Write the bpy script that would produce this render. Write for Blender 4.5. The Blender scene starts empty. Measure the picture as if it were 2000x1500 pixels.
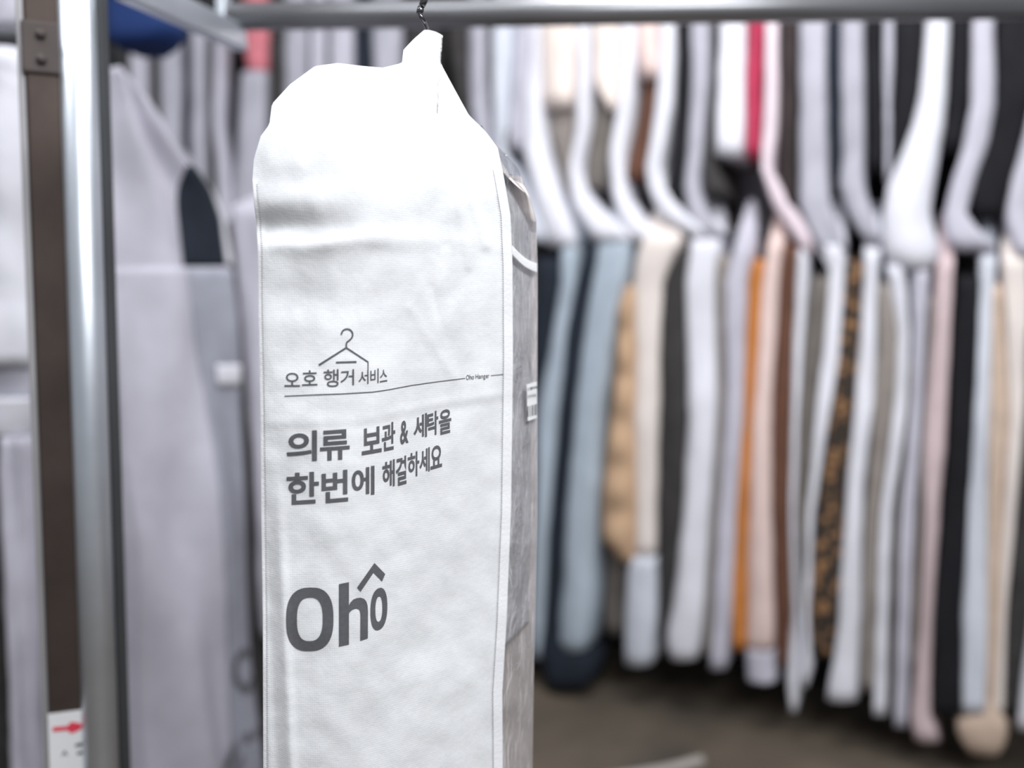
import bpy, bmesh, math, random
import numpy as np
from mathutils import Vector, noise

sc = bpy.context.scene
COL = sc.collection
random.seed(4)

# ------------------------------------------------------------------ camera, world, lamps, exposure
F = 1555.0
H = 1.37
PITCH = math.radians(3.5)
cam_data = bpy.data.cameras.new('camera')
cam_data.sensor_width = 36.0
cam_data.lens = 36.0 * F / 2000.0
cam_data.clip_start = 0.05
cam_data.dof.use_dof = True
cam_data.dof.focus_distance = 0.752
cam_data.dof.aperture_fstop = 1.45
cam = bpy.data.objects.new('camera', cam_data)
COL.objects.link(cam)
cam.location = (0, 0, H)
cam.rotation_euler = (math.pi / 2 - PITCH, 0, 0)
sc.camera = cam

sc.view_settings.view_transform = 'Standard'
sc.view_settings.look = 'None'
sc.view_settings.gamma = 1.0
sc.view_settings.use_curve_mapping = False
sc.view_settings.exposure = -0.2

world = bpy.data.worlds.new('warehouse_ambient')
sc.world = world
world.use_nodes = True
bg = world.node_tree.nodes['Background']
bg.inputs[0].default_value = (0.90, 0.94, 1.0, 1)
bg.inputs[1].default_value = 0.38


def lamp(name, loc, target, size, energy, color=(1, 1, 1), size_y=None):
    d = bpy.data.lights.new(name, 'AREA')
    d.shape = 'RECTANGLE'
    d.size = size
    d.size_y = size_y or size
    d.energy = energy
    d.color = color
    o = bpy.data.objects.new(name, d)
    COL.objects.link(o)
    o.location = loc
    o.rotation_euler = (Vector(target) - Vector(loc)).to_track_quat('-Z', 'Y').to_euler()
    return o


lamp('ceiling_lamp_aisle', (0.9, -0.7, 2.9), (0.1, 1.0, 0.9), 2.0, 78, (0.96, 0.98, 1.0), 0.6)
lamp('ceiling_lamp_near', (-0.3, 0.5, 2.9), (-0.2, 0.75, 1.3), 0.9, 6.5, (0.97, 0.99, 1.0), 0.35)
lamp('ceiling_lamp_rack', (0.35, 1.3, 3.5), (0.5, 2.6, 1.3), 1.3, 56, (0.98, 0.98, 1.0), 0.5)
lamp('ceiling_lamp_side', (-1.9, 0.6, 3.3), (-0.9, 1.8, 1.0), 1.6, 26, (0.94, 0.96, 1.0), 0.5)

# ------------------------------------------------------------------ projection helpers
CP, SP = math.cos(PITCH), math.sin(PITCH)
ORIGIN = Vector((0, 0, H))


def ray(px, py):
    a = (px - 1000.0) / F
    b = (750.0 - py) / F
    return Vector((a, CP + b * SP, b * CP - SP))


def at(px, py, Y):
    d = ray(px, py)
    return ORIGIN + d * (Y / d.y)


class Plane:
    """A vertical plane in the place, through two ground points; n points to the aisle."""
    def __init__(self, a, b):
        self.p = Vector((a[0], a[1], 0))
        t = Vector((b[0] - a[0], b[1] - a[1], 0)).normalized()
        n = Vector((t.y, -t.x, 0))
        if n.y > 0:
            n = -n
        self.t, self.n = t, n

    def hit(self, px, py):
        d = ray(px, py)
        s = (self.p - ORIGIN).dot(self.n) / d.dot(self.n)
        return ORIGIN + d * s

    def back(self, k):
        q = Plane((0, 0), (1, 0))
        q.t, q.n, q.p = self.t, self.n, self.p - self.n * k
        return q


# ------------------------------------------------------------------ materials
def lin(c):
    c = c / 255.0
    return c / 12.92 if c <= 0.04045 else ((c + 0.055) / 1.055) ** 2.4


def rgb(r, g, b, k=1.0):
    return tuple(min(0.95, lin(v) * k) for v in (r, g, b)) + (1,)


MATS = {}


def fabric(name, col, mottle=0.1, scale=14.0, rough=0.85, bump=0.25, bscale=60.0, metal=0.0, spec=0.2, sheen=0.0):
    if name in MATS:
        return MATS[name]
    m = bpy.data.materials.new(name)
    m.use_nodes = True
    nt = m.node_tree
    N, L = nt.nodes, nt.links
    p = N['Principled BSDF']
    p.inputs['Roughness'].default_value = rough
    p.inputs['Metallic'].default_value = metal
    p.inputs['Specular IOR Level'].default_value = spec
    p.inputs['Sheen Weight'].default_value = sheen
    tc = N.new('ShaderNodeTexCoord')
    no = N.new('ShaderNodeTexNoise')
    no.inputs['Scale'].default_value = scale
    no.inputs['Detail'].default_value = 5.0
    no.inputs['Roughness'].default_value = 0.6
    L.new(tc.outputs['Object'], no.inputs['Vector'])
    cr = N.new('ShaderNodeValToRGB')
    cr.color_ramp.elements[0].position = 0.3
    cr.color_ramp.elements[1].position = 0.7
    cr.color_ramp.elements[0].color = tuple(c * (1 - mottle) for c in col[:3]) + (1,)
    cr.color_ramp.elements[1].color = tuple(min(0.96, c * (1 + mottle * 0.6)) for c in col[:3]) + (1,)
    L.new(no.outputs['Fac'], cr.inputs['Fac'])
    L.new(cr.outputs['Color'], p.inputs['Base Color'])
    if bump > 0:
        n2 = N.new('ShaderNodeTexNoise')
        n2.inputs['Scale'].default_value = bscale
        n2.inputs['Detail'].default_value = 3.0
        L.new(tc.outputs['Object'], n2.inputs['Vector'])
        b = N.new('ShaderNodeBump')
        b.inputs['Strength'].default_value = bump
        b.inputs['Distance'].default_value = 0.004
        L.new(n2.outputs['Fac'], b.inputs['Height'])
        L.new(b.outputs['Normal'], p.inputs['Normal'])
    MATS[name] = m
    return m


def spotted(name, dark, light):
    m = bpy.data.materials.new(name)
    m.use_nodes = True
    nt = m.node_tree
    N, L = nt.nodes, nt.links
    p = N['Principled BSDF']
    p.inputs['Roughness'].default_value = 0.8
    p.inputs['Specular IOR Level'].default_value = 0.2
    tc = N.new('ShaderNodeTexCoord')
    vo = N.new('ShaderNodeTexVoronoi')
    vo.inputs['Scale'].default_value = 30.0
    L.new(tc.outputs['Object'], vo.inputs['Vector'])
    cr = N.new('ShaderNodeValToRGB')
    cr.color_ramp.elements[0].position = 0.26
    cr.color_ramp.elements[0].color = light
    cr.color_ramp.elements[1].position = 0.5
    cr.color_ramp.elements[1].color = dark
    L.new(vo.outputs['Distance'], cr.inputs['Fac'])
    L.new(cr.outputs['Color'], p.inputs['Base Color'])
    return m


def nonwoven(name):
    """White spun-bonded cloth: fine embossed dots and cloudy fibre density."""
    m = bpy.data.materials.new(name)
    m.use_nodes = True
    nt = m.node_tree
    N, L = nt.nodes, nt.links
    p = N['Principled BSDF']
    p.inputs['Roughness'].default_value = 0.75
    p.inputs['Specular IOR Level'].default_value = 0.25
    p.inputs['Sheen Weight'].default_value = 0.1
    tc = N.new('ShaderNodeTexCoord')
    no = N.new('ShaderNodeTexNoise')
    no.inputs['Scale'].default_value = 15.0
    no.inputs['Detail'].default_value = 9.0
    no.inputs['Roughness'].default_value = 0.65
    L.new(tc.outputs['Object'], no.inputs['Vector'])
    cr = N.new('ShaderNodeValToRGB')
    cr.color_ramp.elements[0].position = 0.28
    cr.color_ramp.elements[1].position = 0.72
    cr.color_ramp.elements[0].color = (0.70, 0.705, 0.74, 1)
    cr.color_ramp.elements[1].color = (0.885, 0.90, 0.925, 1)
    L.new(no.outputs['Fac'], cr.inputs['Fac'])
    fine = N.new('ShaderNodeTexNoise')
    fine.inputs['Scale'].default_value = 420.0
    fine.inputs['Detail'].default_value = 2.0
    L.new(tc.outputs['Object'], fine.inputs['Vector'])
    mx = N.new('ShaderNodeMix')
    mx.data_type = 'RGBA'
    mx.blend_type = 'OVERLAY'
    mx.inputs['Factor'].default_value = 0.15
    L.new(cr.outputs['Color'], mx.inputs[6])
    L.new(fine.outputs['Color'], mx.inputs[7])
    hs = N.new('ShaderNodeHueSaturation')
    hs.inputs['Saturation'].default_value = 0.6
    L.new(mx.outputs[2], hs.inputs['Color'])
    L.new(hs.outputs['Color'], p.inputs['Base Color'])
    vo = N.new('ShaderNodeTexVoronoi')
    vo.inputs['Scale'].default_value = 480.0
    vo.inputs['Randomness'].default_value = 0.25
    L.new(tc.outputs['Object'], vo.inputs['Vector'])
    b = N.new('ShaderNodeBump')
    b.inputs['Strength'].default_value = 0.30
    b.inputs['Distance'].default_value = 0.0006
    L.new(vo.outputs['Distance'], b.inputs['Height'])
    n3 = N.new('ShaderNodeTexNoise')
    n3.inputs['Scale'].default_value = 38.0
    n3.inputs['Detail'].default_value = 4.0
    L.new(tc.outputs['Object'], n3.inputs['Vector'])
    b2 = N.new('ShaderNodeBump')
    b2.inputs['Strength'].default_value = 0.35
    b2.inputs['Distance'].default_value = 0.004
    L.new(n3.outputs['Fac'], b2.inputs['Height'])
    L.new(b.outputs['Normal'], b2.inputs['Normal'])
    L.new(b2.outputs['Normal'], p.inputs['Normal'])
    return m


def clear_film(name):
    m = bpy.data.materials.new(name)
    m.use_nodes = True
    nt = m.node_tree
    N, L = nt.nodes, nt.links
    N.remove(N['Principled BSDF'])
    out = N['Material Output']
    tr = N.new('ShaderNodeBsdfTransparent')
    tr.inputs[0].default_value = (0.93, 0.93, 0.94, 1)
    gl = N.new('ShaderNodeBsdfGlossy')
    gl.inputs['Roughness'].default_value = 0.12
    gl.inputs['Color'].default_value = (0.9, 0.9, 0.92, 1)
    lw = N.new('ShaderNodeLayerWeight')
    lw.inputs['Blend'].default_value = 0.28
    mx = N.new('ShaderNodeMixShader')
    tc = N.new('ShaderNodeTexCoord')
    mp = N.new('ShaderNodeMapping')
    mp.inputs['Scale'].default_value = (1, 1, 0.35)
    L.new(tc.outputs['Object'], mp.inputs['Vector'])
    no = N.new('ShaderNodeTexNoise')
    no.inputs['Scale'].default_value = 60.0
    no.inputs['Detail'].default_value = 6.0
    no.inputs['Distortion'].default_value = 1.2
    L.new(mp.outputs['Vector'], no.inputs['Vector'])
    b = N.new('ShaderNodeBump')
    b.inputs['Strength'].default_value = 0.9
    b.inputs['Distance'].default_value = 0.006
    L.new(no.outputs['Fac'], b.inputs['Height'])
    L.new(b.outputs['Normal'], gl.inputs['Normal'])
    L.new(b.outputs['Normal'], lw.inputs['Normal'])
    mt = N.new('ShaderNodeMath')
    mt.operation = 'MULTIPLY'
    mt.inputs[1].default_value = 0.55
    L.new(lw.outputs['Fresnel'], mt.inputs[0])
    L.new(mt.outputs[0], mx.inputs[0])
    L.new(tr.outputs[0], mx.inputs[1])
    L.new(gl.outputs[0], mx.inputs[2])
    L.new(mx.outputs[0], out.inputs['Surface'])
    return m


def concrete(name):
    m = bpy.data.materials.new(name)
    m.use_nodes = True
    nt = m.node_tree
    N, L = nt.nodes, nt.links
    p = N['Principled BSDF']
    p.inputs['Roughness'].default_value = 0.5
    tc = N.new('ShaderNodeTexCoord')
    no = N.new('ShaderNodeTexNoise')
    no.inputs['Scale'].default_value = 2.6
    no.inputs['Detail'].default_value = 6.0
    L.new(tc.outputs['Object'], no.inputs['Vector'])
    cr = N.new('ShaderNodeValToRGB')
    cr.color_ramp.elements[0].position = 0.3
    cr.color_ramp.elements[1].position = 0.75
    cr.color_ramp.elements[0].color = rgb(80, 73, 66)
    cr.color_ramp.elements[1].color = rgb(118, 107, 93)
    L.new(no.outputs['Fac'], cr.inputs['Fac'])
    L.new(cr.outputs['Color'], p.inputs['Base Color'])
    return m


# ------------------------------------------------------------------ object helpers
def thing(name, label, cat, loc, group=None):
    o = bpy.data.objects.new(name, None)
    o.empty_display_size = 0.05
    COL.objects.link(o)
    o.location = loc
    o['label'] = label
    o['category'] = cat
    if group:
        o['group'] = group
    return o


def tag(o, label, cat, group=None):
    o['label'] = label
    o['category'] = cat
    if group:
        o['group'] = group
    return o


def base_of(parent):
    v = Vector((0, 0, 0))
    while parent is not None:
        v = v + Vector(parent.location)
        parent = parent.parent
    return v


def mesh_obj(name, verts, faces, mat, parent=None, smooth=True, label=None, fix=True):
    off = base_of(parent)
    me = bpy.data.meshes.new(name)
    me.from_pydata([tuple(Vector(v) - off) for v in verts], [], faces)
    me.update()
    if fix:
        bm = bmesh.new()
        bm.from_mesh(me)
        bmesh.ops.recalc_face_normals(bm, faces=bm.faces)
        bm.to_mesh(me)
        bm.free()
    if smooth:
        for p in me.polygons:
            p.use_smooth = True
    me.materials.append(mat)
    o = bpy.data.objects.new(name, me)
    COL.objects.link(o)
    o.parent = parent
    if label:
        o['label'] = label
    return o


def grid_faces(nr, nc, wrap=False, off=0):
    fs = []
    for r in range(nr - 1):
        for c in range(nc if wrap else nc - 1):
            c2 = (c + 1) % nc
            fs.append((off + r * nc + c, off + r * nc + c2, off + (r + 1) * nc + c2, off + (r + 1) * nc + c))
    return fs


def tube_data(pts, radius, seg=14, caps=True):
    pts = [Vector(p) for p in pts]
    vs, fs = [], []
    up = Vector((0.13, 0.31, 0.94))
    prev = None
    for i, p in enumerate(pts):
        d = (pts[min(i + 1, len(pts) - 1)] - pts[max(i - 1, 0)]).normalized()
        if prev is None:
            a = d.cross(up)
            if a.length < 1e-3:
                a = d.cross(Vector((1, 0, 0)))
            a.normalize()
        else:
            a = (prev - d * prev.dot(d)).normalized()
        prev = a
        b = d.cross(a)
        r = radius[i] if isinstance(radius, (list, tuple)) else radius
        for k in range(seg):
            t = 2 * math.pi * k / seg
            vs.append(p + a * (r * math.cos(t)) + b * (r * math.sin(t)))
    fs = grid_faces(len(pts), seg, True)
    if caps:
        fs.append(tuple(range(seg)))
        fs.append(tuple(range((len(pts) - 1) * seg, len(pts) * seg)))
    return vs, fs


def tube(name, pts, radius, mat, parent=None, seg=14, label=None):
    vs, fs = tube_data(pts, radius, seg)
    return mesh_obj(name, vs, fs, mat, parent, True, label)


def box_data(c, x, y, z, bevel=None):
    """box around centre c with half-extent vectors x, y, z"""
    c, x, y, z = (Vector(v) for v in (c, x, y, z))
    vs = [c + x * i + y * j + z * k for i in (-1, 1) for j in (-1, 1) for k in (-1, 1)]
    fs = [(0, 1, 3, 2), (4, 6, 7, 5), (0, 4, 5, 1), (2, 3, 7, 6), (0, 2, 6, 4), (1, 5, 7, 3)]
    return vs, fs


def box(name, c, x, y, z, mat, parent=None, bevel=0.004, label=None):
    vs, fs = box_data(c, x, y, z)
    o = mesh_obj(name, vs, fs, mat, parent, False, label)
    if bevel:
        md = o.modifiers.new('bevel', 'BEVEL')
        md.width = bevel
        md.segments = 3
    return o


def smooth_curve(pts, n=10):
    """Catmull-Rom through 3-D points"""
    P = [Vector(p) for p in pts]
    P = [P[0] * 2 - P[1]] + P + [P[-1] * 2 - P[-2]]
    out = []
    for i in range(1, len(P) - 2):
        a, b, c, d = P[i - 1], P[i], P[i + 1], P[i + 2]
        for k in range(n):
            t = k / n
            out.append(0.5 * ((2 * b) + (c - a) * t + (2 * a - 5 * b + 4 * c - d) * t * t + (3 * b - a - 3 * c + d) * t ** 3))
    out.append(P[-2])
    return out


# ------------------------------------------------------------------ palette
WHITE = fabric('white_cover', rgb(228, 228, 236), 0.08, 9)
COOLW = fabric('cool_white_cover', rgb(212, 216, 226), 0.10, 9)
LILAC = fabric('lilac_grey_cover', rgb(196, 194, 206), 0.10, 9)
GREYL = fabric('pale_grey_cover', rgb(180, 179, 190), 0.12, 9)
BLUEG = fabric('blue_grey_cover', rgb(178, 190, 202), 0.12, 7)
CREAM = fabric('cream_cover', rgb(232, 222, 216), 0.06, 9)
PINK = fabric('pale_pink_cover', rgb(226, 202, 196), 0.08, 9)
PINKW = fabric('pinkish_white_cover', rgb(230, 214, 222), 0.06, 9)
MAUVE = fabric('mauve_cloth', rgb(206, 186, 188), 0.08, 9)
NAVY = fabric('navy_cloth', rgb(38, 44, 54), 0.2, 20)
BLACK = fabric('black_cloth', rgb(30, 30, 34), 0.2, 20)
CHAR = fabric('charcoal_cloth', rgb(62, 60, 60), 0.25, 20)
OLIVE = fabric('olive_grey_cloth', rgb(112, 106, 101), 0.2, 14)
TAUPE = fabric('taupe_cloth', rgb(146, 138, 132), 0.15, 14)
TAN = fabric('tan_cloth', rgb(204, 182, 164), 0.12, 14)
CAMEL = fabric('camel_quilting', rgb(196, 164, 134), 0.12, 14, bump=0.4, bscale=30)
ORANGE = fabric('orange_cloth', rgb(198, 128, 66), 0.12, 14)
BROWN = fabric('brown_cloth', rgb(102, 70, 56), 0.2, 14)
DKBROWN = fabric('dark_brown_cloth', rgb(58, 50, 50), 0.2, 14)
RED = fabric('crimson_cloth', rgb(178, 58, 86), 0.15, 14)
BEIGE = fabric('pale_beige_cloth', rgb(236, 222, 214), 0.06, 14)
BLUE = fabric('royal_navy_cloth', rgb(36, 58, 108), 0.2, 12)
SALMON = fabric('salmon_cloth', rgb(214, 128, 138), 0.15, 14)
LEOPARD = spotted('leopard_print', rgb(60, 52, 46), rgb(164, 122, 84))
GALV = fabric('galvanised_steel', rgb(214, 220, 228), 0.1, 8, rough=0.38, bump=0.0, metal=0.85, spec=0.5)
RAILM = fabric('rail_steel', rgb(150, 150, 154), 0.08, 5, rough=0.36, bump=0.0, metal=0.8, spec=0.5)
UPR = fabric('shade_brown_steel', rgb(84, 73, 68), 0.35, 5, rough=0.5, bump=0.0, metal=0.6, spec=0.4)  # dark brown base carries the galvanised post's shade and dark reflections
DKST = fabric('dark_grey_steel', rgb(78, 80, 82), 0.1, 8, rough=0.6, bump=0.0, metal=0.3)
CHROME = fabric('chrome_wire', rgb(120, 120, 124), 0.1, 30, rough=0.18, bump=0.0, metal=1.0, spec=0.5)
INK = fabric('grey_ink', rgb(98, 98, 102), 0.12, 260, rough=0.8, bump=0.0)
INKD = fabric('label_ink', rgb(70, 70, 72), 0.1, 100, rough=0.8, bump=0.0)
PAPER = fabric('label_paper', rgb(242, 242, 244), 0.03, 20, rough=0.7, bump=0.0)
REDINK = fabric('red_ink', rgb(232, 72, 92), 0.05, 20, rough=0.7, bump=0.0)
COATG = fabric('grey_wool', rgb(212, 210, 213), 0.20, 26, rough=0.9, bump=0.4, bscale=140)
CLOTH = nonwoven('white_nonwoven')
BIND = fabric('white_binding', rgb(240, 240, 243), 0.04, 20, rough=0.8, bump=0.15, bscale=300)
FILM = clear_film('clear_film')
LINING = fabric('beige_back_cloth', rgb(236, 228, 226), 0.14, 30, bump=0.5, bscale=40)

# ------------------------------------------------------------------ the setting
def setting(o):
    o['kind'] = 'structure'
    return o


setting(mesh_obj('floor', [(-5, -2, 0), (5, -2, 0), (5, 6, 0), (-5, 6, 0), (-5, -2, -.1), (5, -2, -.1), (5, 6, -.1), (-5, 6, -.1)],
                 [(0, 1, 2, 3), (7, 6, 5, 4), (0, 4, 5, 1), (1, 5, 6, 2), (2, 6, 7, 3), (3, 7, 4, 0)], concrete('worn_concrete'), smooth=False))
WALLM = fabric('dark_wall_paint', rgb(44, 43, 44), 0.1, 3, bump=0.0)
setting(mesh_obj('wall_back', [(-5, 3.5, 0), (5, 3.5, 0), (5, 3.5, 3.8), (-5, 3.5, 3.8), (-5, 3.65, 0), (5, 3.65, 0), (5, 3.65, 3.8), (-5, 3.65, 3.8)],
                 [(0, 1, 2, 3), (7, 6, 5, 4), (0, 4, 5, 1), (1, 5, 6, 2), (2, 6, 7, 3), (3, 7, 4, 0)], WALLM, smooth=False))
pa, pb = Vector((0.34, 3.5, 0)), Vector((2.62, 2.28, 0))  # dark partition added to keep light off the floor under the rack
pn = Vector(((pb - pa).y, -(pb - pa).x, 0)).normalized() * -0.08
pv = [pa, pb, pb + Vector((0, 0, 3.2)), pa + Vector((0, 0, 3.2))]
pv += [v + pn for v in pv]
setting(mesh_obj('shade_partition', pv, [(0, 1, 2, 3), (7, 6, 5, 4), (0, 4, 5, 1), (1, 5, 6, 2), (2, 6, 7, 3), (3, 7, 4, 0)], WALLM, smooth=False))
# a pale line painted along the aisle
arc = smooth_curve([(-0.30, 2.33, 0.002), (0.15, 2.36, 0.002), (0.45, 2.43, 0.002), (0.62, 2.50, 0.002)], 8)
vs = []
for i, p in enumerate(arc):
    w = 0.022
    vs += [p + Vector((0, -w, 0)), p + Vector((0, w, 0)), p + Vector((0, w, -0.004)), p + Vector((0, -w, -0.004))]
setting(mesh_obj('trim_1', vs, grid_faces(len(arc), 4, True), fabric('floor_line_paint', rgb(176, 170, 162), 0.15, 10, bump=0), smooth=False))

# ------------------------------------------------------------------ right rack: hanging covers as lofted bodies
RACK = Plane((50 / F * 3.0, 3.0), (1000 / F * 2.3, 2.3))


def strip(name, rows, mat, parent, plane, depth=0.30, setback=0.0, bulge=0.20, wr=0.006, shoulder=0.0, quilt=0.0, label=None, seed=0.0, inset=0.0):
    """Loft a hanging body: rows give the aisle-side edge (image row, left, right); it runs back from the aisle."""
    rows = sorted(rows)
    ys = [r[0] for r in rows]
    n = max(10, int((ys[-1] - ys[0]) / (14 if quilt else 22)))
    M = 9
    n_ = plane.n
    vs = []
    rings = 0
    Y = [ys[0] + (ys[-1] - ys[0]) * i / (n - 1) for i in range(n)]

    def ring(Pl, Pr, sb, dp, amp, z, q):
        w = (Pr - Pl).length
        out = []
        for k in range(M):
            u = k / (M - 1)
            p = Pl.lerp(Pr, u)
            wv = noise.noise(Vector((u * 2.1 + seed, z * 3.0, seed * 1.7))) * wr * 2.2 + noise.noise(Vector((u * 1.2 - seed, z * 9.0, 3.1))) * wr
            fwd = math.sin(math.pi * u) ** 0.5 * w * bulge * amp + wv * amp + q * math.sin(math.pi * u)
            out.append(p + n_ * (fwd - sb))
        out.append(Pr - n_ * (sb + dp * 0.5))
        out.append(Pr.lerp(Pl, 0.25) - n_ * (sb + dp))
        out.append(Pr.lerp(Pl, 0.75) - n_ * (sb + dp))
        out.append(Pl - n_ * (sb + dp * 0.5))
        return out

    def edge(y):
        xl = np.interp(y, ys, [r[1] for r in rows])
        xr = np.interp(y, ys, [r[2] for r in rows])
        if xr - xl > 14:
            xl, xr = xl + inset, xr - inset
        k = min(1.0, (xr - xl) / 40.0) * min(1.0, abs(y - ys[0]) / 40.0)
        xl += k * (2.5 * noise.noise(Vector((seed, y * .011, .5))) + 1.5 * noise.noise(Vector((seed, y * .032, 1.5))))
        xr += k * (2.5 * noise.noise(Vector((seed, y * .011, 2.1))) + 1.5 * noise.noise(Vector((seed, y * .032, 3.5))))
        return plane.hit(xl, y), plane.hit(xr, y)

    if shoulder > 0:
        Pl, Pr = edge(ys[0])
        c = (Pl + Pr) / 2
        for f, wd in ((1.0, 0.45), (0.72, 0.75), (0.45, 0.95), (0.2, 1.0), (0.06, 1.0)):
            up = Vector((0, 0, shoulder * f ** 1.25))
            a, b = c + (Pl - c) * wd + up, c + (Pr - c) * wd + up
            vs += ring(a, b, setback + depth * 0.48 * f, depth * (1 - 0.9 * f), 0.6, a.z, 0)
            rings += 1
    for i, y in enumerate(Y):
        Pl, Pr = edge(y)
        q = 0
        if quilt:
            q = quilt * abs(math.sin((y - ys[0]) / 88.0 * math.pi))
        e = 1.0
        vs += ring(Pl, Pr, setback, depth, e, Pl.z, q)
        rings += 1
    nc = M + 4
    fs = grid_faces(rings, nc, True)
    fs.append(tuple(range(nc)))
    fs.append(tuple(range((rings - 1) * nc, rings * nc)))
    return mesh_obj(name, vs, fs, mat, parent, True, label)


def hook(parent, plane, x, y, top, back, rise=0.0):
    """wire hook of the hanger inside a cover, over the rail"""
    p = plane.hit(x, y) - plane.n * back
    t = plane.n
    pts = [Vector((p.x, p.y, p.z)), Vector((p.x, p.y, top - 0.045))]
    for k in range(0, 10):
        a = math.radians(-100 + 30 * k)
        pts.append(Vector((p.x, p.y, top)) + t * (0.024 * math.cos(a)) + Vector((0, 0, 0.024 * math.sin(a) - 0.002)))
    return tube('hanger_hook', pts, 0.002, CHROME, parent, 6)


def bag(label, parts, plane, group, name='garment_bag', cat='garment bag', hk=None):
    allr = [r for p in parts for r in p[2]]
    yb = max(r[0] for r in allr)
    rr = [r for r in allr if r[0] == yb][0]
    b = plane.hit((rr[1] + rr[2]) / 2, yb)
    root = thing(name, label, cat, b, group)
    for i, p in enumerate(parts):
        kw = dict(p[3]) if len(p) > 3 else {}
        if group == GL or group == GU:
            if p[0] == 'garment':
                kw['setback'] = kw.get('setback', 0) * 0.25
                if group == GL:
                    kw['inset'] = -3.5
            elif p[0] == 'cover':
                kw['inset'] = 2.5
        kw.setdefault('seed', (hash_label(label) + i * 3.3) % 50)
        strip(p[0], p[2], p[1], root, plane, **kw)
    if hk:
        hook(root, plane, *hk)
    return root


def hash_label(s):
    return sum((i + 1) * ord(c) for i, c in enumerate(s)) % 97


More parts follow.
